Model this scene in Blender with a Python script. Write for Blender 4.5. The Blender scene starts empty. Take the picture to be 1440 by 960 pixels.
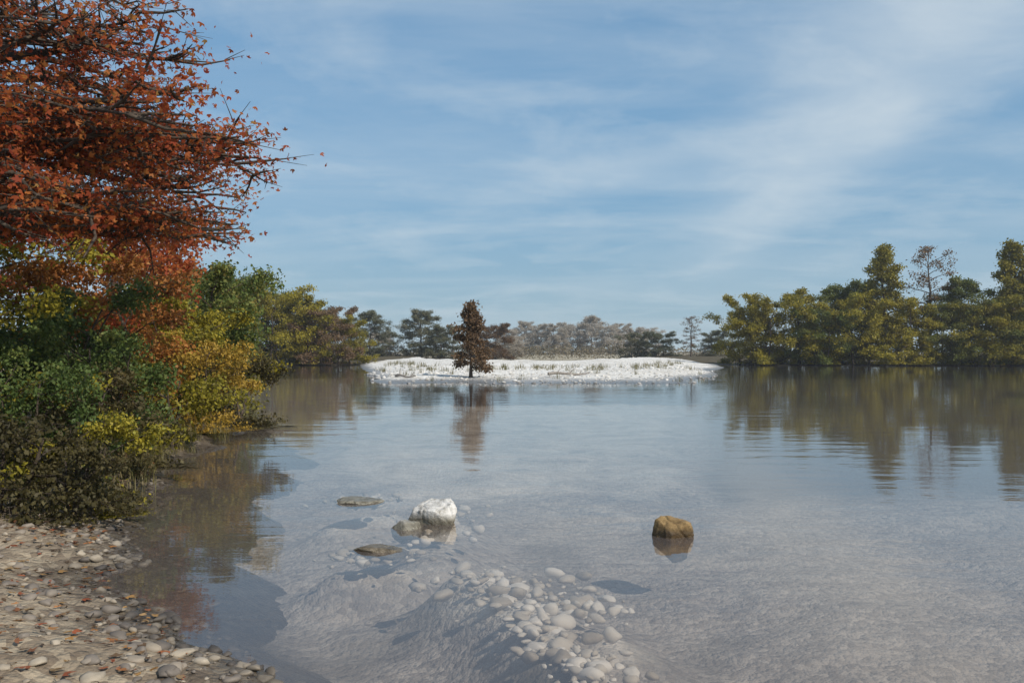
import bpy, math, random
import numpy as np
R = math.radians
rng = np.random.default_rng(7)
scene = bpy.context.scene
col = scene.collection

# ------------------------------------------------------------------ helpers
def tag(o, label=None, cat=None, group=None, kind=None):
    if label: o['label'] = label
    if cat: o['category'] = cat
    if group: o['group'] = group
    if kind: o['kind'] = kind
    return o

def empty(name, loc, rz=0.0):
    o = bpy.data.objects.new(name, None); col.objects.link(o)
    o.location = loc; o.rotation_euler = (0, 0, rz); o.empty_display_size = .2
    return o

def link_mesh(name, me, m=None, parent=None, loc=None):
    o = bpy.data.objects.new(name, me); col.objects.link(o)
    if m is not None and not me.materials: me.materials.append(m)
    if parent is not None: o.parent = parent
    if loc is not None: o.location = loc
    return o

def mesh_np(name, V, F, tint=None, smooth=False):
    """V (n,3), F (m,k) with the same k for every face"""
    me = bpy.data.meshes.new(name)
    V = np.asarray(V, dtype=np.float32); F = np.asarray(F, dtype=np.int32)
    k = F.shape[1]
    me.vertices.add(len(V)); me.vertices.foreach_set('co', V.ravel())
    me.loops.add(F.size); me.loops.foreach_set('vertex_index', F.ravel())
    me.polygons.add(len(F))
    me.polygons.foreach_set('loop_start', np.arange(0, F.size, k, dtype=np.int32))
    me.polygons.foreach_set('loop_total', np.full(len(F), k, dtype=np.int32))
    if smooth: me.polygons.foreach_set('use_smooth', np.ones(len(F), dtype=bool))
    if tint is not None:
        a = me.attributes.new('tint', 'FLOAT', 'FACE'); a.data.foreach_set('value', np.asarray(tint, dtype=np.float32))
    me.update(); me.validate()
    return me

def nodes_mat(name):
    m = bpy.data.materials.new(name); m.use_nodes = True
    nt = m.node_tree; nt.nodes.clear()
    out = nt.nodes.new('ShaderNodeOutputMaterial')
    return m, nt, out

def ramp(nt, stops, interp='LINEAR'):
    n = nt.nodes.new('ShaderNodeValToRGB'); cr = n.color_ramp; cr.interpolation = interp
    while len(cr.elements) > 1: cr.elements.remove(cr.elements[-1])
    cr.elements[0].position = stops[0][0]; cr.elements[0].color = (*stops[0][1], 1)
    for p, c in stops[1:]:
        e = cr.elements.new(p); e.color = (*c, 1)
    return n

def noise(nt, scale, detail=6, rough=.55, vec=None, dist=0.0):
    n = nt.nodes.new('ShaderNodeTexNoise'); n.inputs['Scale'].default_value = scale
    n.inputs['Detail'].default_value = detail; n.inputs['Roughness'].default_value = rough
    n.inputs['Distortion'].default_value = dist
    if vec is not None: nt.links.new(vec, n.inputs['Vector'])
    return n

def leaf_mat(name, stops, trans=.35):
    m, nt, out = nodes_mat(name)
    at = nt.nodes.new('ShaderNodeAttribute'); at.attribute_name = 'tint'
    oi = nt.nodes.new('ShaderNodeObjectInfo'); sh = nt.nodes.new('ShaderNodeMath'); sh.operation = 'MULTIPLY_ADD'; sh.inputs[1].default_value = .4; sh.inputs[2].default_value = -.2
    nt.links.new(oi.outputs['Random'], sh.inputs[0]); ad = nt.nodes.new('ShaderNodeMath'); ad.operation = 'ADD'
    nt.links.new(at.outputs['Fac'], ad.inputs[0]); nt.links.new(sh.outputs[0], ad.inputs[1])
    rp = ramp(nt, stops); nt.links.new(ad.outputs[0], rp.inputs[0])
    p = nt.nodes.new('ShaderNodeBsdfPrincipled'); p.inputs['Roughness'].default_value = .55
    p.inputs['Specular IOR Level'].default_value = .25
    t = nt.nodes.new('ShaderNodeBsdfTranslucent'); mx = nt.nodes.new('ShaderNodeMixShader'); mx.inputs[0].default_value = trans
    nt.links.new(rp.outputs[0], p.inputs['Base Color']); nt.links.new(rp.outputs[0], t.inputs['Color'])
    nt.links.new(p.outputs[0], mx.inputs[1]); nt.links.new(t.outputs[0], mx.inputs[2]); nt.links.new(mx.outputs[0], out.inputs[0])
    return m

def rough_mat(name, stops, scale=6, rough=.85, bump=.4, bscale=30, bdist=.02, coord='Object', spec=.3):
    m, nt, out = nodes_mat(name)
    tc = nt.nodes.new('ShaderNodeTexCoord')
    n = noise(nt, scale, 8, .6, tc.outputs[coord]); rp = ramp(nt, stops); nt.links.new(n.outputs[0], rp.inputs[0])
    p = nt.nodes.new('ShaderNodeBsdfPrincipled'); p.inputs['Roughness'].default_value = rough
    p.inputs['Specular IOR Level'].default_value = spec
    nt.links.new(rp.outputs[0], p.inputs['Base Color'])
    b = noise(nt, bscale, 8, .65, tc.outputs[coord]); bp = nt.nodes.new('ShaderNodeBump')
    bp.inputs['Strength'].default_value = bump; bp.inputs['Distance'].default_value = bdist
    nt.links.new(b.outputs[0], bp.inputs['Height']); nt.links.new(bp.outputs[0], p.inputs['Normal'])
    nt.links.new(p.outputs[0], out.inputs[0])
    return m

# ------------------------------------------------------------------ camera
EYE = 1.7
W, H = 1440, 960
HOR = 494.0           # photo row of the horizon
LENS = 32.0
FPX = W * LENS / 36.0
cam = bpy.data.cameras.new('camera'); co = bpy.data.objects.new('camera', cam); col.objects.link(co)
cam.lens = LENS; cam.sensor_width = 36; cam.clip_end = 6000; cam.clip_start = .05
co.location = (0, 0, EYE)
co.rotation_euler = (R(90) + math.atan((HOR - H / 2) / FPX), 0, 0)
scene.camera = co

def gx(px, d): return (px - W / 2) / FPX * d          # lateral metres of a photo column at distance d
def gz(py, d): return EYE + (HOR - py) / FPX * d      # height of a photo row at distance d
def gd(py): return EYE * FPX / (py - HOR)             # distance of a water row

# ------------------------------------------------------------------ light
from mathutils import Vector, noise as mn
import bmesh
SUN_EL, SUN_AZ = R(43), R(134)      # azimuth clockwise from +Y: behind the camera, well to the right
vs = scene.view_settings
vs.view_transform = 'Standard'; vs.look = 'None'; vs.gamma = 1; vs.exposure = 0.0; vs.use_curve_mapping = False
w = bpy.data.worlds.new('World'); scene.world = w; w.use_nodes = True
nt = w.node_tree; nt.nodes.clear()
def mth(nt, op, a, b=None, c=None):
    n = nt.nodes.new('ShaderNodeMath'); n.operation = op
    for k, v in enumerate((a, b, c)):
        if v is None: continue
        if hasattr(v, 'is_linked') or hasattr(v, 'links'): nt.links.new(v, n.inputs[k])
        else: n.inputs[k].default_value = v
    return n.outputs[0]
out = nt.nodes.new('ShaderNodeOutputWorld'); bg = nt.nodes.new('ShaderNodeBackground')
sky = nt.nodes.new('ShaderNodeTexSky'); sky.sky_type = 'NISHITA'; sky.sun_disc = False
sky.sun_elevation = SUN_EL; sky.sun_rotation = SUN_AZ; sky.air_density = 1.0; sky.dust_density = .3; sky.ozone_density = 1.6
bg.inputs['Strength'].default_value = .145
tc = nt.nodes.new('ShaderNodeTexCoord')
sep = nt.nodes.new('ShaderNodeSeparateXYZ'); nt.links.new(tc.outputs['Generated'], sep.inputs[0])
z = mth(nt, 'MAXIMUM', sep.outputs['Z'], 0.0)
za = mth(nt, 'ADD', z, .13)
cmb = nt.nodes.new('ShaderNodeCombineXYZ')
nt.links.new(mth(nt, 'DIVIDE', sep.outputs['X'], za), cmb.inputs[0]); nt.links.new(mth(nt, 'DIVIDE', sep.outputs['Y'], za), cmb.inputs[1])
# thin cirrus streaks
mp = nt.nodes.new('ShaderNodeMapping'); mp.inputs['Rotation'].default_value = (0, 0, R(52)); mp.inputs['Scale'].default_value = (.55, 1.5, 1)
mp.inputs['Location'].default_value = (1.7, 5.2, 0); nt.links.new(cmb.outputs[0], mp.inputs[0])
c1 = noise(nt, 1.0, 10, .6, mp.outputs[0], .7)
r1 = ramp(nt, [(.38, (0,) * 3), (.72, (1,) * 3)]); nt.links.new(c1.outputs[0], r1.inputs[0])
# soft puffs
mp2 = nt.nodes.new('ShaderNodeMapping'); mp2.inputs['Location'].default_value = (7.3, 2.2, 0); nt.links.new(cmb.outputs[0], mp2.inputs[0])
c2 = noise(nt, 2.1, 8, .6, mp2.outputs[0], .3)
r2 = ramp(nt, [(.48, (0,) * 3), (.75, (1,) * 3)]); nt.links.new(c2.outputs[0], r2.inputs[0])
# one broad bank of cloud in the sky plane to the right: distance from a line in cloud space
def band(ax, ay, bx, by, width):
    L = math.hypot(bx - ax, by - ay); nxv, nyv = -(by - ay) / L, (bx - ax) / L
    dd = mth(nt, 'MULTIPLY', nt_x, nxv); dd = mth(nt, 'MULTIPLY_ADD', nt_y, nyv, dd); dd = mth(nt, 'SUBTRACT', dd, ax * nxv + ay * nyv)
    wv = noise(nt, 1.3, 6, .6, cmb.outputs[0]); dd = mth(nt, 'ADD', dd, mth(nt, 'MULTIPLY', mth(nt, 'SUBTRACT', wv.outputs[0], .5), width * 2.4))
    dd = mth(nt, 'DIVIDE', dd, width); dd = mth(nt, 'MULTIPLY', dd, dd); return mth(nt, 'POWER', 2.718, mth(nt, 'MULTIPLY', dd, -1.0))
sp = nt.nodes.new('ShaderNodeSeparateXYZ'); nt.links.new(cmb.outputs[0], sp.inputs[0]); nt_x, nt_y = sp.outputs[0], sp.outputs[1]
def cl(px, py):   # direction of a photo pixel in cloud-plane coordinates (used to lay the cloud bank)
    x, zz_ = (px - W / 2) / FPX, (HOR - py) / FPX; l = math.sqrt(1 + x * x + zz_ * zz_); return x / l / (zz_ / l + .13), 1 / l / (zz_ / l + .13)
b1 = band(*cl(1265, 70), *cl(1075, 300), .19)
b2 = band(*cl(1040, 190), *cl(880, 235), .13)
up_ = ramp(nt, [(.06, (0,) * 3), (.2, (1,) * 3)]); nt.links.new(z, up_.inputs[0])
b1 = mth(nt, 'MULTIPLY', mth(nt, 'ADD', b1, mth(nt, 'MULTIPLY', b2, .4)), up_.outputs[0])
fac = mth(nt, 'MULTIPLY', r1.outputs[0], .34)
fac = mth(nt, 'ADD', fac, mth(nt, 'MULTIPLY', r2.outputs[0], .35))
fac = mth(nt, 'ADD', fac, mth(nt, 'MULTIPLY', b1, mth(nt, 'MULTIPLY_ADD', c2.outputs[0], .9, .12)))
hz = mth(nt, 'POWER', 2.718, mth(nt, 'MULTIPLY', z, -15.0))      # pale air at the horizon
hb = mth(nt, 'POWER', 2.718, mth(nt, 'MULTIPLY', z, -1.3))       # clear blue above it
fac = mth(nt, 'SUBTRACT', 1.0, mth(nt, 'POWER', 2.718, mth(nt, 'MULTIPLY', fac, -1.15)))
mixb = nt.nodes.new('ShaderNodeMixRGB'); mixb.inputs[2].default_value = (.98, 2.25, 3.6, 1)
nt.links.new(mth(nt, 'MULTIPLY', hb, .95), mixb.inputs[0]); nt.links.new(sky.outputs[0], mixb.inputs[1])
mixh = nt.nodes.new('ShaderNodeMixRGB'); mixh.inputs[2].default_value = (3.15, 4.2, 4.5, 1)
nt.links.new(mth(nt, 'MULTIPLY', hz, .95), mixh.inputs[0]); nt.links.new(mixb.outputs[0], mixh.inputs[1])
mixc = nt.nodes.new('ShaderNodeMixRGB'); mixc.inputs[2].default_value = (4.5, 5.05, 5.4, 1)
nt.links.new(fac, mixc.inputs[0]); nt.links.new(mixh.outputs[0], mixc.inputs[1])
nt.links.new(mixc.outputs[0], bg.inputs['Color']); nt.links.new(bg.outputs[0], out.inputs[0])

sl = bpy.data.lights.new('sun', 'SUN'); sl.energy = 4.6; sl.angle = R(.5); sl.color = (1, .93, .83)
so = bpy.data.objects.new('sun', sl); col.objects.link(so)
d = Vector((math.sin(SUN_AZ) * math.cos(SUN_EL), math.cos(SUN_AZ) * math.cos(SUN_EL), math.sin(SUN_EL)))
so.rotation_euler = d.to_track_quat('Z', 'Y').to_euler(); so.location = (0, -20, 40)

# ------------------------------------------------------------------ materials
def water_mat():
    m, nt, out = nodes_mat('river_water')
    tc = nt.nodes.new('ShaderNodeTexCoord')
    mp = nt.nodes.new('ShaderNodeMapping'); mp.inputs['Scale'].default_value = (.55, 1.5, 1); nt.links.new(tc.outputs['Object'], mp.inputs[0])
    n1 = noise(nt, .9, 3, .5, mp.outputs[0], .3); n2 = noise(nt, 5.5, 3, .5, mp.outputs[0], .4); n3 = noise(nt, .07, 3, .5, mp.outputs[0])
    r3 = ramp(nt, [(.40, (.25,) * 3), (.62, (1,) * 3)]); nt.links.new(n3.outputs[0], r3.inputs[0])     # calm and ruffled patches
    hgt = mth(nt, 'MULTIPLY_ADD', n2.outputs[0], .14, n1.outputs[0]); hgt = mth(nt, 'MULTIPLY', hgt, r3.outputs[0])
    b = nt.nodes.new('ShaderNodeBump'); b.inputs['Strength'].default_value = .30; b.inputs['Distance'].default_value = .04
    nt.links.new(hgt, b.inputs['Height'])
    fr = nt.nodes.new('ShaderNodeFresnel'); fr.inputs['IOR'].default_value = 1.33; nt.links.new(b.outputs[0], fr.inputs['Normal'])
    gl = nt.nodes.new('ShaderNodeBsdfGlossy'); gl.inputs['Roughness'].default_value = .03; gl.inputs['Color'].default_value = (1, 1, 1, 1); nt.links.new(b.outputs[0], gl.inputs['Normal'])
    tr = nt.nodes.new('ShaderNodeBsdfTransparent'); tr.inputs['Color'].default_value = (.88, .85, .80, 1)
    df = nt.nodes.new('ShaderNodeBsdfDiffuse'); df.inputs['Color'].default_value = (.34, .30, .29, 1)   # fine silt in the water
    m1 = nt.nodes.new('ShaderNodeMixShader'); m1.inputs[0].default_value = .15
    nt.links.new(tr.outputs[0], m1.inputs[1]); nt.links.new(df.outputs[0], m1.inputs[2])
    m2 = nt.nodes.new('ShaderNodeMixShader'); nt.links.new(fr.outputs[0], m2.inputs[0]); nt.links.new(m1.outputs[0], m2.inputs[1]); nt.links.new(gl.outputs[0], m2.inputs[2])
    nt.links.new(m2.outputs[0], out.inputs[0])
    return m

def ground_mat(name, base, pale, pebble_scale, wet=True, bump=.8, palemask=False, big_scale=.9, damp=.47):
    """gravel: voronoi pebbles of mixed tone over finer grit; damp and dark close to the water level"""
    m, nt, out = nodes_mat(name)
    tc = nt.nodes.new('ShaderNodeTexCoord'); P = tc.outputs['Object']
    wv = noise(nt, 3.0, 3, .5, P); 
    va = nt.nodes.new('ShaderNodeVectorMath'); va.operation = 'MULTIPLY_ADD'; va.inputs[1].default_value = (.3 / pebble_scale,) * 3
    nt.links.new(wv.outputs['Color'], va.inputs[0]); nt.links.new(P, va.inputs[2])
    v1 = nt.nodes.new('ShaderNodeTexVoronoi'); v1.inputs['Scale'].default_value = pebble_scale; v1.inputs['Randomness'].default_value = 1; nt.links.new(va.outputs[0], v1.inputs['Vector'])
    v2 = nt.nodes.new('ShaderNodeTexVoronoi'); v2.inputs['Scale'].default_value = pebble_scale * 2.7; nt.links.new(va.outputs[0], v2.inputs['Vector'])
    big = noise(nt, big_scale, 6, .6, P, .4); fine = noise(nt, pebble_scale * 4, 6, .65, P)
    sc_ = nt.nodes.new('ShaderNodeSeparateColor'); nt.links.new(v1.outputs['Color'], sc_.inputs[0])
    t = mth(nt, 'MULTIPLY', sc_.outputs[0], .38); t = mth(nt, 'MULTIPLY_ADD', big.outputs[0], .55, t); t = mth(nt, 'MULTIPLY_ADD', fine.outputs[0], .25, t)
    t = mth(nt, 'SUBTRACT', t, .08)
    rp = ramp(nt, [(.22, base[0]), (.5, base[1]), (.78, base[2])]); nt.links.new(t, rp.inputs[0])
    c = rp.outputs[0]
    if palemask:
        at = nt.nodes.new('ShaderNodeAttribute'); at.attribute_name = 'shoal'
        rp2 = ramp(nt, [(.25, pale[0]), (.75, pale[1])]); nt.links.new(t, rp2.inputs[0])
        mk = mth(nt, 'ADD', at.outputs['Fac'], mth(nt, 'MULTIPLY', mth(nt, 'SUBTRACT', big.outputs[0], .5), 1.1))
        rm = ramp(nt, [(.35, (0,) * 3), (.7, (1,) * 3)]); nt.links.new(mk, rm.inputs[0])
        mx = nt.nodes.new('ShaderNodeMixRGB'); nt.links.new(rm.outputs[0], mx.inputs[0]); nt.links.new(c, mx.inputs[1]); nt.links.new(rp2.outputs[0], mx.inputs[2]); c = mx.outputs[0]
    if palemask:
        at2 = nt.nodes.new('ShaderNodeAttribute'); at2.attribute_name = 'mud_and_reflection'
        mk = mth(nt, 'ADD', at2.outputs['Fac'], mth(nt, 'MULTIPLY', mth(nt, 'SUBTRACT', big.outputs[0], .5), .8))
        rm = ramp(nt, [(.25, (0,) * 3), (.75, (.92,) * 3)]); nt.links.new(mk, rm.inputs[0])
        mx = nt.nodes.new('ShaderNodeMixRGB'); mx.inputs[2].default_value = (.10, .088, .07, 1); nt.links.new(rm.outputs[0], mx.inputs[0]); nt.links.new(c, mx.inputs[1]); c = mx.outputs[0]
    p = nt.nodes.new('ShaderNodeBsdfPrincipled'); p.inputs['Specular IOR Level'].default_value = .3
    if wet:
        sx = nt.nodes.new('ShaderNodeSeparateXYZ'); nt.links.new(P, sx.inputs[0])
        hw = mth(nt, 'ADD', sx.outputs[2], mth(nt, 'MULTIPLY', mth(nt, 'SUBTRACT', big.outputs[0], .5), .10))
        rw = ramp(nt, [(.40, (.20, .215, .24)), (.50, (.36, .36, .37)), (.62, (1,) * 3)]); nt.links.new(mth(nt, 'ADD', hw, damp), rw.inputs[0])
        mx = nt.nodes.new('ShaderNodeMixRGB'); mx.blend_type = 'MULTIPLY'; mx.inputs[0].default_value = 1; nt.links.new(c, mx.inputs[1]); nt.links.new(rw.outputs[0], mx.inputs[2]); c = mx.outputs[0]
        rr = ramp(nt, [(.50, (.3,) * 3), (.62, (.9,) * 3)]); nt.links.new(mth(nt, 'ADD', hw, damp), rr.inputs[0]); nt.links.new(rr.outputs[0], p.inputs['Roughness'])
    else: p.inputs['Roughness'].default_value = .9
    nt.links.new(c, p.inputs['Base Color'])
    h = mth(nt, 'MULTIPLY', v1.outputs['Distance'], -1.0); h = mth(nt, 'MULTIPLY_ADD', v2.outputs['Distance'], -.45, h); h = mth(nt, 'MULTIPLY_ADD', fine.outputs[0], .35, h)
    b = nt.nodes.new('ShaderNodeBump'); b.inputs['Strength'].default_value = bump; b.inputs['Distance'].default_value = .5 / pebble_scale
    nt.links.new(h, b.inputs['Height']); nt.links.new(b.outputs[0], p.inputs['Normal']); nt.links.new(p.outputs[0], out.inputs[0])
    return m

M = {}
M['water'] = water_mat()
M['bank'] = ground_mat('bank_gravel', [(.11, .08, .055), (.23, .18, .125), (.37, .305, .215)], None, 13)
M['bed'] = ground_mat('river_bed', [(.20, .175, .155), (.36, .325, .295), (.50, .46, .42)], [(.45, .41, .36), (.74, .70, .64)], 15, wet=False, palemask=True)
M['pale'] = ground_mat('pale_gravel', [(.42, .38, .32), (.66, .635, .585), (.80, .78, .74)], None, 4, big_scale=.16, damp=.42)
M['soil'] = rough_mat('soil', [(.3, (.035, .028, .015)), (.6, (.09, .07, .035)), (.8, (.13, .11, .05))], 3, .95, .7, 20, .05)
M['bark'] = rough_mat('bark', [(.3, (.035, .025, .018)), (.6, (.085, .064, .046)), (.8, (.15, .12, .095))], 14, .9, .9, 30, .03)
M['red'] = leaf_mat('red_leaves', [(0, (.20, .04, .025)), (.35, (.34, .068, .028)), (.7, (.44, .12, .032)), (.9, (.46, .17, .04)), (1, (.38, .21, .06))], .55)
M['green'] = leaf_mat('green_leaves', [(0, (.055, .09, .022)), (.5, (.105, .145, .036)), (.85, (.17, .18, .04)), (1, (.22, .175, .045))])
M['olive'] = leaf_mat('olive_leaves', [(0, (.14, .13, .018)), (.5, (.26, .22, .022)), (.85, (.35, .28, .028)), (1, (.26, .25, .04))])
M['yellow'] = leaf_mat('yellow_leaves', [(0, (.20, .13, .02)), (.5, (.34, .22, .03)), (1, (.42, .27, .045))])
M['orange'] = leaf_mat('orange_leaves', [(0, (.20, .075, .02)), (.5, (.36, .14, .03)), (1, (.40, .20, .045))])
M['brown'] = leaf_mat('brown_leaves', [(0, (.09, .055, .03)), (.5, (.17, .105, .055)), (1, (.23, .16, .09))])
M['shaded_olive'] = leaf_mat('shaded_olive_leaves', [(0, (.045, .04, .016)), (.5, (.085, .07, .026)), (.85, (.12, .10, .035)), (1, (.14, .09, .04))])  # olive darkened in colour to stand in for shade on the low clumps
M['shoregreen'] = leaf_mat('shore_green_leaves', [(0, (.07, .10, .02)), (.5, (.13, .15, .028)), (1, (.20, .18, .035))])
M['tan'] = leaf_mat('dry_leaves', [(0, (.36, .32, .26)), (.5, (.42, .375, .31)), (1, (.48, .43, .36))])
M['straw'] = rough_mat('dry_meadow', [(.3, (.20, .17, .11)), (.5, (.32, .28, .20)), (.7, (.42, .37, .28))], .6, .95, .6, 3, .2)
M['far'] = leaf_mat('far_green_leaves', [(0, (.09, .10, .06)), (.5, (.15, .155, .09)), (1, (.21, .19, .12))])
M['grass'] = leaf_mat('grass_blades', [(0, (.07, .07, .02)), (.5, (.14, .125, .04)), (1, (.26, .21, .10))])

def rock_mat(name, stops, wetcol):
    m, nt, out = nodes_mat(name)
    tc = nt.nodes.new('ShaderNodeTexCoord'); P = tc.outputs['Object']
    n = noise(nt, 5, 10, .65, P, .5); rp = ramp(nt, stops); nt.links.new(n.outputs[0], rp.inputs[0])
    st = noise(nt, 14, 6, .7, P); rs = ramp(nt, [(.48, (1,) * 3), (.66, (.42, .39, .33))]); nt.links.new(st.outputs[0], rs.inputs[0])
    m1 = nt.nodes.new('ShaderNodeMixRGB'); m1.blend_type = 'MULTIPLY'; m1.inputs[0].default_value = 1; nt.links.new(rp.outputs[0], m1.inputs[1]); nt.links.new(rs.outputs[0], m1.inputs[2])
    ge = nt.nodes.new('ShaderNodeNewGeometry'); sx = nt.nodes.new('ShaderNodeSeparateXYZ'); nt.links.new(ge.outputs['Position'], sx.inputs[0])
    hw = mth(nt, 'MULTIPLY_ADD', mth(nt, 'SUBTRACT', st.outputs[0], .5), .10, sx.outputs[2])
    rw = ramp(nt, [(.50, wetcol), (.56, (1,) * 3)]); nt.links.new(mth(nt, 'ADD', hw, .455), rw.inputs[0])
    m2 = nt.nodes.new('ShaderNodeMixRGB'); m2.blend_type = 'MULTIPLY'; m2.inputs[0].default_value = 1; nt.links.new(m1.outputs[0], m2.inputs[1]); nt.links.new(rw.outputs[0], m2.inputs[2])
    p = nt.nodes.new('ShaderNodeBsdfPrincipled'); nt.links.new(m2.outputs[0], p.inputs['Base Color'])
    rr = ramp(nt, [(.50, (.25,) * 3), (.56, (.85,) * 3)]); nt.links.new(mth(nt, 'ADD', hw, .48), rr.inputs[0]); nt.links.new(rr.outputs[0], p.inputs['Roughness'])
    vb = nt.nodes.new('ShaderNodeTexVoronoi'); vb.feature = 'DISTANCE_TO_EDGE'; vb.inputs['Scale'].default_value = 3.2; nt.links.new(P, vb.inputs['Vector'])
    cr = ramp(nt, [(0, (0,) * 3), (.06, (1,) * 3)]); nt.links.new(vb.outputs['Distance'], cr.inputs[0])
    b2 = noise(nt, 22, 10, .7, P); h = mth(nt, 'MULTIPLY_ADD', cr.outputs[0], .35, b2.outputs[0])
    b = nt.nodes.new('ShaderNodeBump'); b.inputs['Strength'].default_value = .8; b.inputs['Distance'].default_value = .03
    nt.links.new(h, b.inputs['Height']); nt.links.new(b.outputs[0], p.inputs['Normal']); nt.links.new(p.outputs[0], out.inputs[0])
    return m
M['rock'] = rock_mat('pale_limestone', [(.3, (.40, .38, .35)), (.5, (.58, .56, .52)), (.7, (.70, .68, .65))], (.35, .33, .27))
M['tanrock'] = rock_mat('tan_stone', [(.3, (.26, .21, .15)), (.5, (.38, .32, .24)), (.7, (.48, .42, .34))], (.4, .38, .33))
M['brownrock'] = rock_mat('golden_brown_stone', [(.3, (.16, .10, .04)), (.5, (.27, .175, .07)), (.7, (.36, .25, .11))], (.30, .28, .25))

# ------------------------------------------------------------------ trees
def tube(P, rad, n=7):
    P = np.asarray(P, float); k = len(P); V = []; F = []
    for i in range(k):
        t = P[min(i + 1, k - 1)] - P[max(i - 1, 0)]; t /= np.linalg.norm(t) + 1e-9
        a = np.cross(t, [0.31, 0.9, 0.2]); a /= np.linalg.norm(a) + 1e-9; b = np.cross(t, a)
        for j in range(n):
            an = 2 * math.pi * j / n
            V.append(P[i] + rad[i] * (a * math.cos(an) + b * math.sin(an)))
    for i in range(k - 1):
        for j in range(n):
            F.append((i * n + j, i * n + (j + 1) % n, (i + 1) * n + (j + 1) % n, (i + 1) * n + j))
    return np.array(V), np.array(F)

def join(parts):
    V = []; F = []; o = 0
    for v, f in parts:
        V.append(v); F.append(f + o); o += len(v)
    return np.vstack(V), np.vstack(F)

def leaves(C, size, g, spread, lobes=1):
    """leaf blades of one or three lobes, folded along the midrib, scattered round the centres C"""
    n = len(C)
    P = C + g.normal(0, 1, (n, 3)) * spread
    d = g.normal(0, 1, (n, 3)); d[:, 2] -= .45; d /= np.linalg.norm(d, axis=1)[:, None]
    u = g.normal(0, .7, (n, 3)); u[:, 2] += .9
    s = np.cross(d, u); s /= np.linalg.norm(s, axis=1)[:, None] + 1e-9; nn = np.cross(s, d)
    L = size * g.uniform(.55, 1.35, (n, 1))
    Vs = []
    for a, k in (((0, 1.0),) if lobes == 1 else ((0, 1.0), (.85, .8), (-.85, .8))):
        dd = d * math.cos(a) + s * math.sin(a); ss = s * math.cos(a) - d * math.sin(a); l = L * k; wd = l * (.33 if lobes == 1 else .24)
        curl = nn * l * g.uniform(-.05, .22, (n, 1))
        Vs.append(np.stack([P, P + dd * l * .5 + ss * wd + curl, P + dd * l - curl * .5, P + dd * l * .5 - ss * wd + curl], 1))
    V = np.concatenate(Vs, 1).reshape(-1, 3)
    return V, np.arange(len(V)).reshape(-1, 4)

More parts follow.
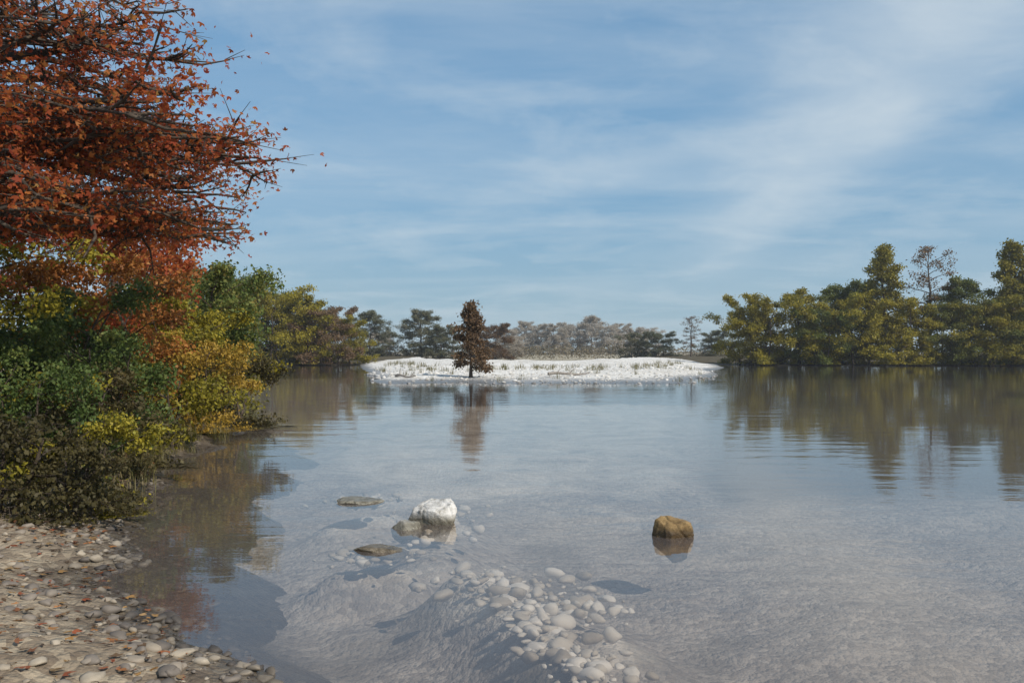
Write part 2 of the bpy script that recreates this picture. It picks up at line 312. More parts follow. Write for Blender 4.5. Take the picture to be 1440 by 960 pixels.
def make_tree(seed, h, cr, base=.25, n_limb=16, n_leaf=9000, leaf=.12, trunk=.16, shape='round', droop=.0, clump=.2, lean=(0, 0), stems=1, sub=6, limbs=None, lobes=1, low=0.0, twigs=3, minz=.03, vary=0):
    g = np.random.default_rng(seed)
    wood = []; tips = []; wts = []
    for st in range(stems):
        off = np.zeros(3) if stems == 1 else np.append(g.normal(0, cr * .2, 2), 0)
        ln = np.array(lean) + (g.normal(0, .16, 2) if stems > 1 else 0)
        hh = h * (1 if stems == 1 else g.uniform(.65, 1.0))
        k = 9; T = []
        for i in range(k):
            t = i / (k - 1)
            T.append(off + np.array([ln[0] * hh * t + g.normal(0, .016) * hh * t, ln[1] * hh * t + g.normal(0, .016) * hh * t, hh * .94 * t - .25 * (i == 0)]))
        T = np.array(T); rad = trunk / math.sqrt(stems) * (1 - np.linspace(0, 1, k)) ** .8 + .012; rad[0] *= 1.4
        wood.append(tube(T, rad, 8))
        nl = max(4, n_limb // stems); spec = []
        for i in range(nl):
            t = min(base + (1 - base) * ((i + g.uniform(0, .9)) / nl), .985); u = (t - base) / (1 - base)
            if shape == 'round': rr = math.sqrt(max(0.03, 1 - (1.75 * u - .75) ** 2)) if u > .43 else .8 + .5 * u
            elif shape == 'cone': rr = 1.03 - .9 * u
            else: rr = .85 + .25 * math.sin(u * 3) - .4 * u
            spec.append((t, i * 2.4 + g.uniform(-.5, .5), cr * rr * (g.uniform(.58, 1.28) if vary else g.uniform(.68, 1.2)), (.15 + .75 * u) * (1 - droop) - droop * .2 - low * (1 - u), 1.0))
        for tz, az, L, up, wq_ in (limbs or []): spec.append((tz / hh, az, L, up, wq_))
        for t, az, L, up, lw in spec:
            f = t * (k - 1); i0 = min(int(f), k - 2); p0 = T[i0] * (1 - f + i0) + T[i0 + 1] * (f - i0)
            m = 7; B = [p0]
            for q in range(1, m):
                s = q / (m - 1)
                B.append(p0 + np.array([math.cos(az) * L * s, math.sin(az) * L * s, L * (up * s - .24 * s * s * (1 + droop))]) + g.normal(0, .03, 3) * L * s)
            B = np.array(B); r0 = max(.012, rad[i0] * .5)
            wood.append(tube(B, r0 * (1 - .88 * np.linspace(0, 1, m)), 5))
            for s in (.62, .75, .87, .95, 1.0):
                f2 = s * (m - 1); j0 = min(int(f2), m - 2); tips.append(B[j0] * (1 - f2 + j0) + B[j0 + 1] * (f2 - j0)); wts.append(1.1 * lw)
            ns = int(sub * (1 if limbs is None or lw == 1.0 else max(1, L / 1.2)))
            for q in range(ns):
                s = g.uniform(.18, 1.0); f2 = s * (m - 1); j0 = min(int(f2), m - 2); b0 = B[j0] * (1 - f2 + j0) + B[j0 + 1] * (f2 - j0)
                dv = g.normal(0, 1, 3); dv[2] = dv[2] * .45 + .1; dv += (.8 if lw == 1.0 else .45) * np.array([math.cos(az), math.sin(az), 0]); dv /= np.linalg.norm(dv); l2 = L * g.uniform(.18, .42) * (1.2 - .5 * s)
                if lw != 1.0:
                    dv[2] *= .4; dv /= np.linalg.norm(dv); l2 = g.uniform(.4, 1.05)
                e = b0 + dv * l2; mid = (b0 + e) / 2 + g.normal(0, .05, 3) * l2
                wood.append(tube(np.array([b0, mid, e]), np.array([r0 * .3, r0 * .2, .003 + r0 * .05]), 4))
                wq = (g.uniform(.2, 1.0) * 1.5 if vary else g.uniform(.3, 1.4)) * lw
                for x_ in range(twigs):      # fine twigs that carry the leaves
                    a0 = b0 + (e - b0) * g.uniform(.3, 1); tv = g.normal(0, 1, 3); tv[2] *= .5; tv /= np.linalg.norm(tv); te = a0 + (tv + dv * .6) * l2 * g.uniform(.2, .42)
                    wood.append(tube(np.array([a0, te]), np.array([.003 + r0 * .06, .003]), 3))
                    for s2 in (.3, .65, 1.0): tips.append(a0 + (te - a0) * s2); wts.append(wq)
                tips.append(e); wts.append(wq)
    tips = np.array(tips); wts = np.array(wts); wts /= wts.sum()
    ctint = g.uniform(0, 1, len(tips) // 8 + 1).repeat(8)[:len(tips)]
    idx = g.choice(len(tips), n_leaf, p=wts)
    LV, LF = leaves(tips[idx], leaf, g, np.array([clump, clump, clump * .65]), lobes)
    tint = np.clip(.6 * ctint[idx] + .4 * g.uniform(0, 1, n_leaf), 0, 1)
    tint = np.repeat(tint[:, None], lobes if lobes == 1 else 3, 1).ravel()
    LV[:, 2] = np.maximum(LV[:, 2], minz)
    wood_k = {}
    VV = []; 
    WV, WF = join(wood)
    return mesh_np('trunk', WV, WF, smooth=True), mesh_np('crown', LV, LF, tint)

def plant_tree(name, label, cat, group, meshes, loc, rz=0, sc=1.0, m_leaf='green', parts=('trunk', 'crown'), sz=None):
    t = empty(name, loc, rz); t.scale = (sc, sc, sc if sz is None else sz); tag(t, label, cat, group)
    link_mesh(parts[0], meshes[0], M['bark'], t)
    b = bpy.data.objects.new(parts[1], meshes[1]); col.objects.link(b); b.parent = t
    if not meshes[1].materials: meshes[1].materials.append(M[m_leaf])
    b.material_slots[0].link = 'OBJECT'; b.material_slots[0].material = M[m_leaf]
    return t

# ------------------------------------------------------------------ ground and water
me = mesh_np('water', [(-900, -30, 0), (900, -30, 0), (900, 1500, 0), (-900, 1500, 0)], [(0, 1, 2, 3)])
tag(link_mesh('water', me, M['water']), kind='structure')

SH = np.array([(1.2, -12), (.6, -3), (-.3, 2), (-1.0, 3.6), (-1.55, 4.8), (-2.5, 6.4), (-3.7, 8.4), (-5.0, 13), (-5.6, 18), (-6.5, 21), (-9.2, 27), (-13.5, 40), (-24, 70), (-36, 105), (-70, 140), (-120, 170)])
def shore_x(y): return np.interp(y, SH[:, 1], SH[:, 0])
def fbm(x, y, sc, seed=0.0, o=4): return mn.fractal(Vector((x * sc, y * sc, seed)), 1.0, 2.0, o)
def bank_h(x, y, fine=True):
    u = float(shore_x(y)) + .22 * math.sin(y * 1.7) + .10 * math.sin(y * 4.3 + 1) - x
    if u < 0: zz = u * .42
    else: zz = min(.10 * u + .12 * (1 - math.exp(-u * 1.1)), 2.0)
    return zz + (.05 * fbm(x, y, 1.1, 3) + .022 * fbm(x, y, 4.5, 9)) * (1 if fine else .5)
ys = np.concatenate([np.linspace(-12, 2, 30), np.linspace(2.1, 14, 190), np.linspace(14.2, 40, 80), np.linspace(41, 170, 60)])
us = np.concatenate([np.linspace(-6, -1.5, 14), np.linspace(-1.4, 5, 110), np.linspace(5.1, 12, 40), np.linspace(12.5, 90, 30)])
V = []
for y in ys:
    sx_ = float(shore_x(y))
    for u in us: V.append((sx_ - u, y, bank_h(sx_ - u, y)))
nx = len(us)
F = [(i * nx + j, i * nx + j + 1, (i + 1) * nx + j + 1, (i + 1) * nx + j) for i in range(len(ys) - 1) for j in range(nx - 1)]
tag(link_mesh('bank', mesh_np('bank', V, F, smooth=True), M['bank']), kind='structure')
def bank_z(x, y): return bank_h(x, y, False) - .03

# river bed with a pale shoal that runs diagonally through the shallows
def gp(px, py): dd = gd(py); return np.array([gx(px, dd), dd])
SHOALS = [(gp(655, 792), gp(748, 848), .36, 1.0), (gp(748, 848), gp(800, 905), .34, 1.0), (gp(800, 905), gp(850, 945), .28, .7), (gp(740, 800), gp(850, 850), .40, .62),
          (gp(600, 745), gp(640, 700), .45, .55), (gp(480, 700), gp(545, 690), .40, .6), (gp(480, 770), gp(570, 768), .25, .7)]
MUDS = [(gp(400, 950), gp(690, 940), .62, 1.15), (gp(470, 840), gp(600, 800), .45, .55), (gp(215, 790), gp(330, 850), .62, 1.1), (gp(330, 850), gp(430, 960), .5, 1.0), (gp(770, 700), gp(790, 770), .5, .45),
        (gp(930, 860), gp(1040, 800), .35, .4), (gp(960, 930), gp(1150, 930), .4, .35)]
def near_mask(x, y, segs):
    r = 0
    for a, b, wd, amp in segs:
        ab = b - a; t = max(0, min(1, ((x - a[0]) * ab[0] + (y - a[1]) * ab[1]) / (ab @ ab))); q = a + ab * t
        r = max(r, amp * math.exp(-(math.hypot(x - q[0], (y - q[1]) * .8) / wd) ** 2))
    return r
def sstep(a, b, x):
    t = max(0, min(1, (x - a) / (b - a)))
    return t * t * (3 - 2 * t)
ys = np.concatenate([np.linspace(-12, 2.5, 16), np.linspace(2.7, 16, 130), np.linspace(16.5, 60, 60), np.linspace(64, 260, 20)])
xs = np.concatenate([np.linspace(-60, -7, 14), np.linspace(-6.5, 8, 130), np.linspace(8.4, 40, 40), np.linspace(45, 240, 14)])
V = []; A = []; MU = []
for y in ys:
    for x in xs:
        nr = 2.5 < y < 16 and -6 < x < 6
        sh_ = near_mask(x, y, SHOALS) if nr else 0
        pale_ = max(sh_, .62 * sstep(9, 16, y) * sstep(.24, .14, abs(x / max(y, 1) - .0)))  # besides the shoal, mid-channel bed painted paler to brighten water mirroring only sky
        MU.append(max(near_mask(x, y, MUDS) if nr else 0, .97 * sstep(11, 17, y) * sstep(.17, .25, x / max(y, 1)), .9 * sstep(-.26, -.36, x / max(y, 1)) * sstep(8, 12, y)))  # near mud pools, plus side wedges painted dark to deepen the tree reflections
        zz = -.42 - .012 * max(0, y) + .12 * fbm(x, y, .5, 1) + .04 * fbm(x, y, 2.5, 5)
        zz = max(zz, -1.6) * (1 - sh_) + sh_ * (-.075 + .025 * fbm(x, y, 1.5, 7)); zz = min(zz, -.025)
        V.append((x, y, zz)); A.append(pale_)
nx = len(xs)
F = [(i * nx + j, i * nx + j + 1, (i + 1) * nx + j + 1, (i + 1) * nx + j) for i in range(len(ys) - 1) for j in range(nx - 1)]
me = mesh_np('river_bed', V, F, smooth=True); a = me.attributes.new('shoal', 'FLOAT', 'POINT'); a.data.foreach_set('value', np.array(A, dtype=np.float32))
a = me.attributes.new('mud_and_reflection', 'FLOAT', 'POINT'); a.data.foreach_set('value', np.array(MU, dtype=np.float32))
tag(link_mesh('river_bed', me, M['bed']), kind='structure')

def shore_strip(name, pts, depth, h, m, rise=5.0, rough=.15):
    P = np.array(pts, float); nseg = 26; V = []; F = []
    for i, (x, y) in enumerate(P):
        for j in range(nseg):
            t = (j / (nseg - 1)) ** 1.6
            V.append((x, y + depth * t - 1.5, -.12 + h * (1 - math.exp(-rise * t)) + rough * h * fbm(x, y + depth * t, .12, 2) * min(1, t * 12)))
    for i in range(len(P) - 1):
        for j in range(nseg - 1): F.append((i * nseg + j, (i + 1) * nseg + j, (i + 1) * nseg + j + 1, i * nseg + j + 1))
    return tag(link_mesh(name, mesh_np(name, V, F, smooth=True), m), kind='structure')
def rby(x): return np.interp(x, [25, 34, 75, 250], [118, 110, 104, 84])
def lby(x): return np.interp(x, [-110, -45, -26, -17], [104, 108, 110, 116])
shore_strip('far_bank', [(x, 150 + 6 * math.sin(x * .09)) for x in np.linspace(-220, 320, 90)], 900, 1.2, M['straw'])
shore_strip('right_bank', [(x, rby(x) + .9 * math.sin(x * .7)) for x in np.linspace(25, 250, 130)], 90, 1.0, M['soil'])
shore_strip('left_far_bank', [(x, lby(x) + .9 * math.sin(x * .6)) for x in np.linspace(-110, -16.5, 80)], 90, 1.0, M['soil'])
shore_strip('gravel_bar', [(x, np.interp(x, [-19, -12.5, -8.4, -7, 0, 9, 11.3, 17.2, 25], [112, 76, 52, 46.5, 45.5, 46.5, 49.5, 74, 108]) + .9 * math.sin(x * .5) + .5 * math.sin(x * 1.3)) for x in np.linspace(-19, 25, 110)], 62, .95, M['pale'], 2.2, .22)

# ------------------------------------------------------------------ vegetation
# red tree, near left: boughs in layers reach out over the water (azimuth 0 = to the right of the photo)
hm = []
gl_ = np.random.default_rng(77)
for zz, n_, L0, up, lw_ in ((6.9, 3, 2.5, .25, .4), (5.9, 4, 3.0, .16, .55), (5.55, 4, 3.3, .12, .7), (5.0, 2, 2.3, .15, .5), (4.5, 7, 4.2, .17, 1.15), (4.15, 7, 4.3, .23, 1.15), (3.15, 12, 3.4, .27, 1.2)):
    for q in range(n_): hm.append((zz + gl_.uniform(-.15, .15), gl_.uniform(-1.25, 1.1), L0 * gl_.uniform(.6, 1.0), up + gl_.uniform(-.05, .07), lw_ * .99))
mp_ = make_tree(11, 9.4, 2.2, .82, 3, 22500, .066, .24, 'round', clump=.13, sub=9, limbs=hm, lobes=3, twigs=4)
plant_tree('maple_tree', 'tall rust red tree with layered boughs reaching over the left bank', 'tree', None, mp_, (-7.4, 12.5, bank_z(-7.4, 12.5)), 0, 1, 'red')
sA = make_tree(21, 3.0, 1.5, .04, 28, 14000, .085, .05, 'bush', clump=.12, stems=4, low=.25)
sB = make_tree(22, 2.5, 1.5, .04, 28, 14000, .075, .05, 'bush', clump=.11, stems=4, low=.35)
sC = make_tree(23, 4.6, 2.0, .06, 30, 16000, .11, .09, 'round', clump=.17, stems=2, low=.2)
sD = make_tree(24, 1.1, 1.0, .02, 24, 7000, .055, .03, 'bush', clump=.07, stems=5, low=.5)
G1 = 'shrubs along the left bank'
shr = [  # mesh, x, y, scale, material, label
 (sB, -5.6, 10.4, .62, 'green', 'low green shrub at the near end of the left bank, beside the gravel'),
 (sA, -6.9, 10.8, .80, 'olive', 'olive shrub at the left edge under the red tree'),
 (sB, -6.1, 12.6, .80, 'green', 'green shrub hanging over the water below the red tree'),
 (sA, -7.3, 14.2, .85, 'green', 'dense green shrub in front of the orange tree on the left bank'),
 (sC, -7.3, 16.4, .74, 'orange', 'orange leaved small tree among green shrubs on the left bank'),
 (sB, -6.45, 18.2, .80, 'yellow', 'golden yellow shrub overhanging the water on the left bank'),
 (sA, -7.6, 20.6, .95, 'olive', 'olive shrub just behind the golden yellow shrub'),
 (sC, -8.0, 22.8, .86, 'green', 'taller green bushy tree behind the golden yellow shrub'),
 (sB, -9.3, 26.4, 1.15, 'olive', 'rounded olive shrub at the water where the left bank bends away'),
 (sC, -10.4, 29.5, .98, 'green', 'green bushy tree rising where the left bank bends away'),
 (sA, -12.6, 36.5, 1.45, 'olive', 'broad olive shrub behind the bend of the left bank'),
 (sC, -15.8, 45, 1.1, 'green', 'small green tree farthest back along the near left bank'),
 (sC, -9.4, 20.5, 1.02, 'red', 'dark red small tree behind the green trees of the left bank'),
 (sC, -9.4, 14.6, .95, 'olive', 'olive bushy tree at the left edge behind the red tree'),
 (sD, -4.55, 9.4, .8, 'olive', 'small weedy clump at the upper edge of the near gravel'),
 (sD, -5.3, 11.4, 1.1, 'shaded_olive', 'dark olive weedy clump at the waterline under the shrubs'),
 (sD, -5.7, 15.0, 1.25, 'olive', 'low olive clump trailing in the water before the golden shrub'),
 (sD, -4.75, 8.55, .95, 'shaded_olive', 'dark olive clump at the left edge above the near gravel'),
 (sD, -4.15, 8.75, .62, 'shaded_olive', 'small dark olive clump where the near gravel meets the water'),
 (sD, -6.4, 20.4, 1.3, 'shaded_olive', 'dark olive low clump at the waterline just past the golden shrub'),
]
for i, (ms, x, y, s_, mt, lab) in enumerate(shr):
    plant_tree('shrub', lab, 'shrub', G1, ms, (x, y, max(bank_z(x, y), -.05)), i * 1.3, s_, mt, ('stems', 'foliage'))

tA = make_tree(31, 11, 4.2, .10, 34, 24000, .23, .22, 'round', clump=.30, low=.1, twigs=3, vary=1)
tB = make_tree(32, 12, 3.4, .10, 34, 17000, .22, .22, 'cone', clump=.27, low=.1, twigs=3, vary=1)
tC = make_tree(33, 9, 4.8, .03, 38, 26000, .23, .18, 'bush', clump=.28, stems=3, low=.45, twigs=3, vary=1)
tD = make_tree(34, 12, 2.4, .3, 24, 2600, .2, .2, 'round', clump=.24, twigs=3)
tF = make_tree(36, 10, 4.2, .06, 34, 22000, .23, .2, 'round', clump=.26, stems=2, low=.5, droop=.35, twigs=3, vary=1)
G2 = 'trees on the right shore'
rt = [(tC, 1052, .66, 'olive', 0, 'lowest olive tree at the very left end of the right shore'),
      (tC, 1078, .80, 'olive', 0, 'rounded olive yellow tree second from the left end of the right shore'),
      (tF, 1125, .86, 'olive', 1, 'broad olive yellow tree hanging low over the right shore water'),
      (tA, 1178, .70, 'shoregreen', 4, 'dark green tree wedged between olive trees on the right shore'),
      (tB, 1242, 1.0, 'olive', 1, 'pointed tall olive tree, highest in the middle of the right shore'),
      (tD, 1308, 1.0, 'brown', 3, 'thin half bare brown tree beside the pointed olive tree'),
      (tF, 1292, .74, 'olive', 0, 'low olive tree at the water under the half bare brown tree'),
      (tA, 1352, .74, 'shoregreen', 2, 'round green tree right of the half bare brown tree'),
      (tC, 1376, .74, 'olive', 0, 'low olive shrub tree at the water before the round green tree'),
      (tB, 1426, 1.02, 'olive', 1, 'tall olive tree at the right edge of the picture'),
      (tA, 1478, .92, 'shoregreen', 3, 'green tree cut by the right edge of the picture'),
      (tC, 1450, .8, 'shoregreen', 0, 'low dark green tree at the water in the right corner of the shore'),
      (tC, 1215, .78, 'olive', 0, 'low olive tree at the foot of the pointed olive tree'),
      (tC, 1160, .62, 'shoregreen', 0, 'low green tree hanging over the water between the broad and the pointed olive trees'),
      (tC, 1330, .66, 'shoregreen', 1, 'low green tree at the water just left of the round green tree'),
      (tC, 1410, .66, 'olive', 0, 'low olive tree at the water under the tall olive edge tree'),
      (tA, 1212, .74, 'shoregreen', 6, 'small dark green tree behind the pointed olive tree')]
for i, (ms, px, s_, mt, dz, lab) in enumerate(rt):
    y0 = 110
    for _ in range(4): y0 = float(rby(gx(px, y0))) + 1.4 + dz
    plant_tree('lakeside_tree', lab, 'tree', G2, ms, (gx(px, y0), y0, .12), i * 2.1, s_ * 1.25, mt)
lt = [(tA, 352, .86, 'green', 3, 'tall dark green tree at the back of the inlet, nearest the left bank'),
      (tC, 385, .98, 'olive', 0, 'broad olive tree at the water at the back of the left inlet'),
      (tF, 425, .88, 'olive', 2, 'drooping olive tree in the middle of the left inlet trees'),
      (tC, 452, .74, 'brown', 0, 'low brownish tree at the water before the left inlet trees'),
      (tC, 486, .62, 'olive', 1, 'low olive tree at the right end of the left inlet, where the gravel bar begins'),
      (tA, 408, .70, 'green', 5, 'dark green tree set behind the olive trees of the left inlet'),
      (tA, 300, .95, 'green', 2, 'green tree of the left inlet mostly hidden by the near left bank shrubs')]
for i, (ms, px, s_, mt, dz, lab) in enumerate(lt):
    y0 = 110
    for _ in range(4): y0 = float(lby(gx(px, y0))) + 1.4 + dz
    plant_tree('lakeside_tree', lab, 'tree', 'trees at the back of the left inlet', ms, (gx(px, y0), y0, .12), i * 1.7 + .5, s_ * 1.13, mt)
G3 = 'trees on the far shore'
fr = [(tA, 520, .60, 'far', 'dull green far shore tree next to the olive inlet trees'),
      (tC, 540, .46, 'tan', 'pale dry bush in the first gap of the far shore trees'), (tA, 592, .64, 'far', 'round green tree midway between left bank and rust brown tree'),
      (tC, 628, .56, 'far', 'low green tree behind the rust brown tree, on its left'), (tC, 690, .58, 'brown', 'low brownish tree behind the rust brown tree, on its right'),
      (tC, 716, .40, 'tan', 'pale dry bush where the hazy middle of the far shore begins'),
      (tC, 895, .45, 'far', 'first dull green bush right of the hazy middle of the far shore'), (tC, 930, .46, 'far', 'dull green bush in the middle of the right far shore group'),
      (tD, 972, .52, 'brown', 'thin brownish purple tree between two dull green far bushes'), (tC, 1006, .50, 'far', 'dull green bush touching the olive trees of the right shore')]
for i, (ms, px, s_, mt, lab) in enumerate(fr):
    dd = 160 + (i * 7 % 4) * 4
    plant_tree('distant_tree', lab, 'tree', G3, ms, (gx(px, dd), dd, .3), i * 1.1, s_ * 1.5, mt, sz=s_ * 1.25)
tE = make_tree(35, 4.4, 1.15, .12, 22, 7000, .16, .09, 'cone', clump=.15)
plant_tree('cypress_tree', 'single rust brown tree standing on the pale gravel bar', 'tree', None, tE, (gx(662, 53), 53, .26), 0, 1, 'brown')

# far-off pale trees behind the middle of the far shore
g = np.random.default_rng(91)
fw = [(712, tC, 1.15, 'leftmost pale beige tree in the hazy wood beyond the gravel bar'), (738, tA, 1.15, 'second pale beige tree from the left in the hazy wood beyond the gravel bar'),
      (762, tC, 1.35, 'broad pale beige tree left of the middle of the hazy far wood'), (786, tF, 1.25, 'drooping pale beige tree at the middle of the hazy far wood'),
      (808, tC, 1.45, 'tallest broad pale beige tree at the middle of the hazy far wood'), (832, tA, 1.30, 'round pale beige tree right of the middle of the hazy far wood'),
      (856, tC, 1.35, 'third pale beige tree from the right end of the hazy far wood'), (880, tF, 1.2, 'second pale beige tree from the right end of the hazy far wood'),
      (905, tC, 1.2, 'rightmost pale beige tree of the hazy wood, behind dull green bushes')]
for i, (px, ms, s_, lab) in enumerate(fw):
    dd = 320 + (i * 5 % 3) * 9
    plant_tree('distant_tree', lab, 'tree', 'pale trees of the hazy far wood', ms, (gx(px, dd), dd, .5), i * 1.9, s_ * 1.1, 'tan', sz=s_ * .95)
C_ = []
for x in np.linspace(-48, 62, 260):
    hh = 1.6 + 1.6 * abs(fbm(x, 3, .13, 8)) + g.uniform(-.3, .4); k = 60; a = g.uniform(0, 1, k)
    C_.append(np.stack([x + g.normal(0, .5, k), 172 + g.normal(0, 2.2, k), .5 + hh * a], 1))
LV, LF = leaves(np.vstack(C_), .3, g, np.array([.25, .25, .15]))
M['scrub'] = leaf_mat('dry_scrub', [(0, (.13, .11, .06)), (.4, (.24, .20, .13)), (.8, (.36, .31, .23)), (1, (.42, .37, .29))])
tag(link_mesh('far_scrub', mesh_np('far_scrub', LV, LF, np.clip(np.repeat(g.uniform(0, 1, len(LF) // 60), 60) * .6 + .4 * g.uniform(0, 1, len(LF) // 60 * 60), 0, 1)), M['scrub']), 'low dry scrub growing along the far shore between the trees', 'scrub', kind='stuff')
# grass and leaf litter on the bank
g = np.random.default_rng(55); C_ = []
while len(C_) < 420:
    y = g.uniform(6.5, 30); u = abs(g.normal(.8, 1.3)); x = float(shore_x(y)) - u - max(0, (9.5 - y)) * .75
    if u > .05: C_.append((x, y, bank_z(x, y) + .02))
V = []; F = []; T_ = []
for c in C_:
    nb = int(g.uniform(14, 34)); hh = g.uniform(.12, .4)
    for _ in range(nb):
        b0 = np.array(c) + np.append(g.normal(0, .07, 2), 0); an = g.uniform(0, 6.28); ln = np.array([math.cos(an), math.sin(an), 0]); hb = hh * g.uniform(.5, 1.2); wd = np.array([-ln[1], ln[0], 0]) * .005
        o = len(V); V += [b0 - wd, b0 + wd, b0 + wd * .7 + ln * hb * .2 + np.array([0, 0, hb * .65]), b0 - wd * .7 + ln * hb * .2 + np.array([0, 0, hb * .65]),
                          b0 + wd * .1 + ln * hb * .55 + np.array([0, 0, hb]), b0 - wd * .1 + ln * hb * .55 + np.array([0, 0, hb])]
        F += [(o, o + 1, o + 2, o + 3), (o + 3, o + 2, o + 4, o + 5)]; tt = g.uniform(0, 1); T_ += [tt, tt]
tag(link_mesh('grass', mesh_np('grass', np.array(V), np.array(F), T_), M['grass']), 'tufts of half dry grass at the foot of the bank shrubs', 'grass', kind='stuff')
M['litter'] = leaf_mat('fallen_leaves', [(0, (.06, .04, .025)), (.35, (.15, .09, .045)), (.6, (.26, .07, .03)), (.8, (.32, .18, .06)), (1, (.20, .15, .09))], .1)
n = 2600; yy = g.uniform(3, 14, n); uu = np.abs(g.normal(1.2, 1.6, n)) + .12; xx = shore_x(yy) - uu
C_ = np.array([(x, y, bank_h(x, y) + .012) for x, y in zip(xx, yy)])
LV, LF = leaves(C_, .06, g, np.array([.02, .02, .002]), 3); Z0 = np.repeat(C_[:, 2], 12); LV[:, 2] = Z0 + (LV[:, 2] - Z0) * .22 + .004
tag(link_mesh('leaf_litter', mesh_np('leaf_litter', LV, LF, np.repeat(g.uniform(0, 1, n), 3)), M['litter']), 'fallen brown leaves scattered over the near gravel', 'leaves', kind='stuff')

# ------------------------------------------------------------------ rocks
def rock(seed, sx, sy, sz, n=5, cuts=9, flat=.0):
    g = np.random.default_rng(seed)
    bm = bmesh.new(); bmesh.ops.create_icosphere(bm, subdivisions=n, radius=1)
    pl = [(Vector(g.normal(0, 1, 3)).normalized(), g.uniform(.55, .9)) for _ in range(cuts)] + [(Vector((g.normal(0, .12), g.normal(0, .12), 1)).normalized(), .62)]
    for v in bm.verts:
        c = v.co.copy()
        for nn, dd in pl:                       # broken faces
            e = c.dot(nn) - dd
            if e > 0: c -= nn * e * .92
        c *= 1 + .10 * mn.noise(c * 1.7 + Vector((seed, 0, 0))) + .045 * mn.fractal(c * 5 + Vector((0, seed, 0)), 1, 2, 4)
        v.co = Vector((c.x * sx, c.y * sy, c.z * sz))
    me = bpy.data.meshes.new('rock'); bm.to_mesh(me); bm.free()
    for p in me.polygons: p.use_smooth = True
    return me
def put_rock(seed, px, py, sx, sy, sz, z, m, lab, grp=None, rz=0):
    dd = gd(py); o = link_mesh('rock', rock(seed, sx, sy, sz), M[m], None, (gx(px, dd), dd, z)); o.rotation_euler = (0, 0, rz)
    return tag(o, lab, 'rock', grp)
put_rock(5, 612, 733, .26, .22, .30, -.01, 'rock', 'pale limestone rock standing out of the shallows, largest of the pale rocks', 'pale rocks in the shallows')
put_rock(6, 572, 741, .15, .14, .13, -.02, 'rock', 'small pale stone leaning against the left side of the largest pale rock', 'pale rocks in the shallows', .6)
put_rock(8, 505, 704, .28, .22, .07, -.01, 'rock', 'flat pale slab barely above the water, left of the largest pale rock', 'pale rocks in the shallows', .2)
put_rock(13, 535, 772, .25, .17, .07, -.01, 'tanrock', 'flat tan stone in the water in front of the pale rocks', None, -.2)
put_rock(27, 946, 752, .21, .18, .25, .0, 'brownrock', 'golden brown rock alone in the water right of centre', None, .7)

def stones(name, pts, size, m, label, cat, seed=1):
    g = np.random.default_rng(seed); bm = bmesh.new(); bmesh.ops.create_icosphere(bm, subdivisions=2, radius=1)
    B0 = np.array([v.co[:] for v in bm.verts]); F0 = np.array([[v.index for v in f.verts] for f in bm.faces]); bm.free()
    Vs = []; Fs = []
    for k, p in enumerate(pts):
        r = size * min(2.3, g.lognormal(-.1, .62)); q = g.normal(0, 1, 3); q /= np.linalg.norm(q)
        b = B0 * (1 + .2 * np.sin(B0 @ g.normal(0, 2.4, 3) + g.uniform(0, 6)) + .1 * np.sin(B0 @ g.normal(0, 4.5, 3)))[:, None]
        for _ in range(6):
            nn = g.normal(0, 1, 3); nn /= np.linalg.norm(nn); e = np.maximum(b @ nn - g.uniform(.5, .85), 0); b = b - nn[None] * e[:, None] * .9
        b = b * np.array([r * g.uniform(.8, 1.4), r * g.uniform(.7, 1.1), r * g.uniform(.4, .75)]); an = g.uniform(0, 6.28)
        R_ = np.array([[math.cos(an), -math.sin(an), 0], [math.sin(an), math.cos(an), 0], [0, 0, 1]])
        Vs.append(b @ R_.T + np.array(p)); Fs.append(F0 + k * len(B0))
    V = np.vstack(Vs); F = np.vstack(Fs)
    o = link_mesh(name, mesh_np(name, V, F, np.repeat(g.uniform(0, 1, len(pts)), len(F0)), smooth=True), m); return tag(o, label, cat, kind='stuff')
def stone_mat(name, stops, wet=0.0):
    m, nt, out = nodes_mat(name); at = nt.nodes.new('ShaderNodeAttribute'); at.attribute_name = 'tint'; tc = nt.nodes.new('ShaderNodeTexCoord')
    n = noise(nt, 30, 6, .6, tc.outputs['Object']); t = mth(nt, 'MULTIPLY_ADD', n.outputs[0], .3, mth(nt, 'MULTIPLY', at.outputs['Fac'], .8)); rp = ramp(nt, stops); nt.links.new(t, rp.inputs[0])
    sx = nt.nodes.new('ShaderNodeSeparateXYZ'); nt.links.new(tc.outputs['Object'], sx.inputs[0]); rw = ramp(nt, [(.50, (.36, .36, .37)), (.57, (1,) * 3)]); nt.links.new(mth(nt, 'ADD', sx.outputs[2], .46), rw.inputs[0])
    mw = nt.nodes.new('ShaderNodeMixRGB'); mw.blend_type = 'MULTIPLY'; mw.inputs[0].default_value = wet; nt.links.new(rp.outputs[0], mw.inputs[1]); nt.links.new(rw.outputs[0], mw.inputs[2])
    p = nt.nodes.new('ShaderNodeBsdfPrincipled'); p.inputs['Roughness'].default_value = .7; nt.links.new(mw.outputs[0], p.inputs['Base Color']); nt.links.new(p.outputs[0], out.inputs[0]); return m
M['pebble'] = stone_mat('bank_pebbles', [(0, (.07, .058, .048)), (.5, (.18, .15, .12)), (.85, (.29, .24, .175)), (1, (.38, .325, .25))], 1.0)
M['palestone'] = stone_mat('bar_stones', [(0, (.30, .28, .25)), (.5, (.50, .48, .44)), (1, (.66, .64, .60))], .9)
M['shoalstone'] = stone_mat('wet_shoal_stones', [(0, (.22, .18, .13)), (.35, (.46, .41, .34)), (.7, (.60, .56, .50)), (1, (.74, .71, .67))])
g = np.random.default_rng(8); pts = []
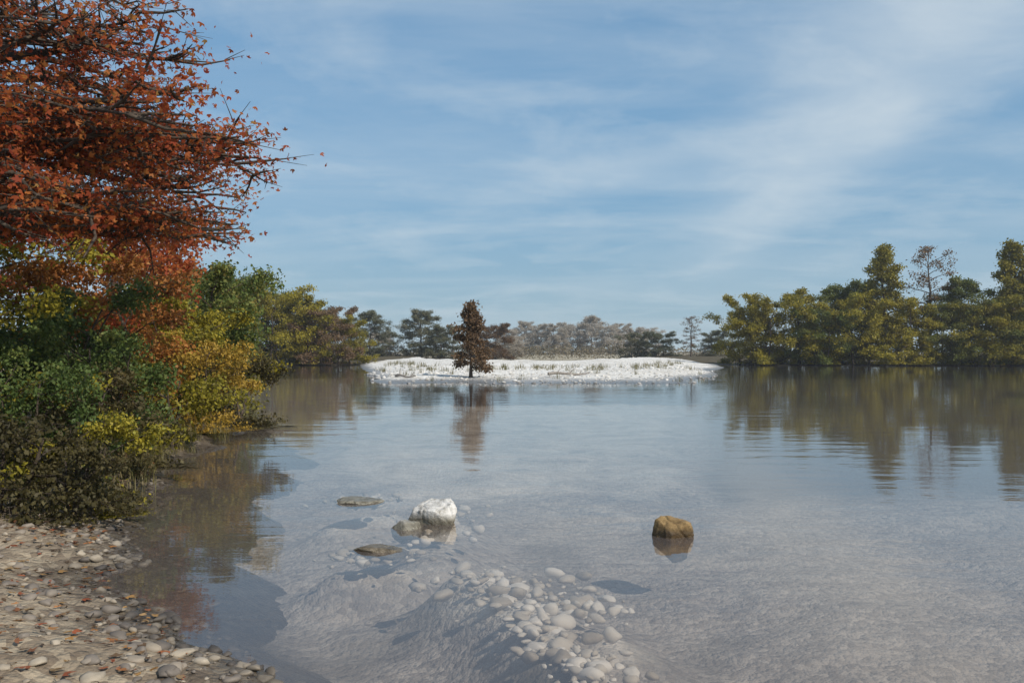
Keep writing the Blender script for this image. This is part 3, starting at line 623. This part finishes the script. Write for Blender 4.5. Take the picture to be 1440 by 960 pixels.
while len(pts) < 2600:
    y = 2.6 + 9 * g.uniform(0, 1) ** 1.4; u = g.uniform(-.5, 4.5) if g.uniform() < .6 else g.normal(.1, .25); x = float(shore_x(y)) - u
    pts.append((x, y, bank_h(x, y) + .004))
stones('pebbles', pts, .024, M['pebble'], 'brown and grey pebbles strewn over the near gravel bank', 'pebbles', 2)
pts = []
while len(pts) < 560:
    a, b, wd, amp = SHOALS[int(g.integers(0, len(SHOALS)))]; q = a + (b - a) * g.uniform(0, 1) + g.normal(0, wd * .5, 2)
    pts.append((q[0], q[1], -.068 + g.uniform(-.025, .02)))
stones('shoal_stones', pts, .034, M['shoalstone'], 'pale stones lying in the shallow shoal in front of the rocks', 'stones', 3)
bar = bpy.data.objects['gravel_bar']; bv = np.array([v.co[:] for v in bar.data.vertices]).reshape(110, 26, 3); pts = []
while len(pts) < 1500:
    i = int(g.integers(18, 90)); j = int(g.integers(3, 17)); f = g.uniform(0, 1); p = bv[i, j] * (1 - f) + bv[i + 1, j + 1] * f; pts.append((p[0], p[1], p[2] + .02))
stones('bar_stones', pts, .065, M['palestone'], 'loose pale stones scattered over the gravel bar', 'stones', 4)
# driftwood on the bar
M['drift'] = rough_mat('driftwood', [(.3, (.16, .14, .12)), (.6, (.28, .25, .22)), (.8, (.38, .35, .31))], 9, .9, .6, 25, .02)
def driftlog(name, lab, px, y, z, L, rz, r=.09, seed=0):
    g = np.random.default_rng(seed); P = np.array([(L * (t - .5), .1 * math.sin(t * 4 + seed), .05 * math.sin(t * 7)) for t in np.linspace(0, 1, 9)])
    parts = [tube(P, r * (1 - .6 * np.linspace(0, 1, 9)), 8)]
    for q in range(3):
        b = P[2 + q * 2]; e = b + np.array([g.uniform(.1, .4), g.uniform(-.4, .4), g.uniform(.15, .5)]); parts.append(tube(np.array([b, (b + e) / 2 + g.normal(0, .04, 3), e]), np.array([r * .4, r * .3, r * .12]), 5))
    V, F = join(parts); o = link_mesh(name, mesh_np(name, V, F, smooth=True), M['drift'], None, (gx(px, y), y, z)); o.rotation_euler = (0, 0, rz); tag(o, lab, 'log', 'driftwood on the gravel bar')
g = np.random.default_rng(66); V = []; F = []; T_ = []
for c in range(150):                                    # dry grass tufts along the crest of the bar
    i = int(g.integers(14, 92)); j = int(g.choice([6, 9, 12, 13, 14, 15], p=[.05, .1, .15, .2, .25, .25])); p = bv[i, j] + np.append(g.normal(0, .3, 2), 0)
    for _ in range(16):
        b0 = p + np.append(g.normal(0, .12, 2), -.02); an = g.uniform(0, 6.28); ln = np.array([math.cos(an), math.sin(an), 0]); hb = g.uniform(.15, .45); wd = np.array([-ln[1], ln[0], 0]) * .014; o = len(V)
        V += [b0 - wd, b0 + wd, b0 + wd * .3 + ln * hb * .4 + np.array([0, 0, hb]), b0 - wd * .3 + ln * hb * .4 + np.array([0, 0, hb])]; F.append((o, o + 1, o + 2, o + 3)); T_.append(g.uniform(.3, 1))
tag(link_mesh('dry_grass', mesh_np('dry_grass', np.array(V), np.array(F), T_), M['grass']), 'thin dry grass tufts along the crest of the gravel bar', 'grass', kind='stuff')
driftlog('driftwood_log', 'long grey driftwood log lying on the gravel bar right of the brown tree', 800, 55, .36, 2.6, .3, .1, 1)
driftlog('driftwood_log', 'short grey driftwood log on the left half of the gravel bar', 570, 52, .30, 1.5, -.5, .08, 2)

# the air over the water
m, nt, out = nodes_mat('haze')
pv = nt.nodes.new('ShaderNodeVolumePrincipled'); pv.inputs['Color'].default_value = (.93, .96, 1, 1); pv.inputs['Density'].default_value = .0004; pv.inputs['Anisotropy'].default_value = .2
nt.links.new(pv.outputs[0], out.inputs['Volume'])
x0, x1, y0, y1, z0, z1 = -910, 910, -40, 1510, -6, 26
hv = [(x, y, z) for x in (x0, x1) for y in (y0, y1) for z in (z0, z1)]
hf = [(0, 1, 3, 2), (4, 6, 7, 5), (0, 4, 5, 1), (2, 3, 7, 6), (0, 2, 6, 4), (1, 5, 7, 3)]
tag(link_mesh('haze', mesh_np('haze', hv, hf), m), 'thin pale haze in the air over the water', 'haze', kind='stuff')
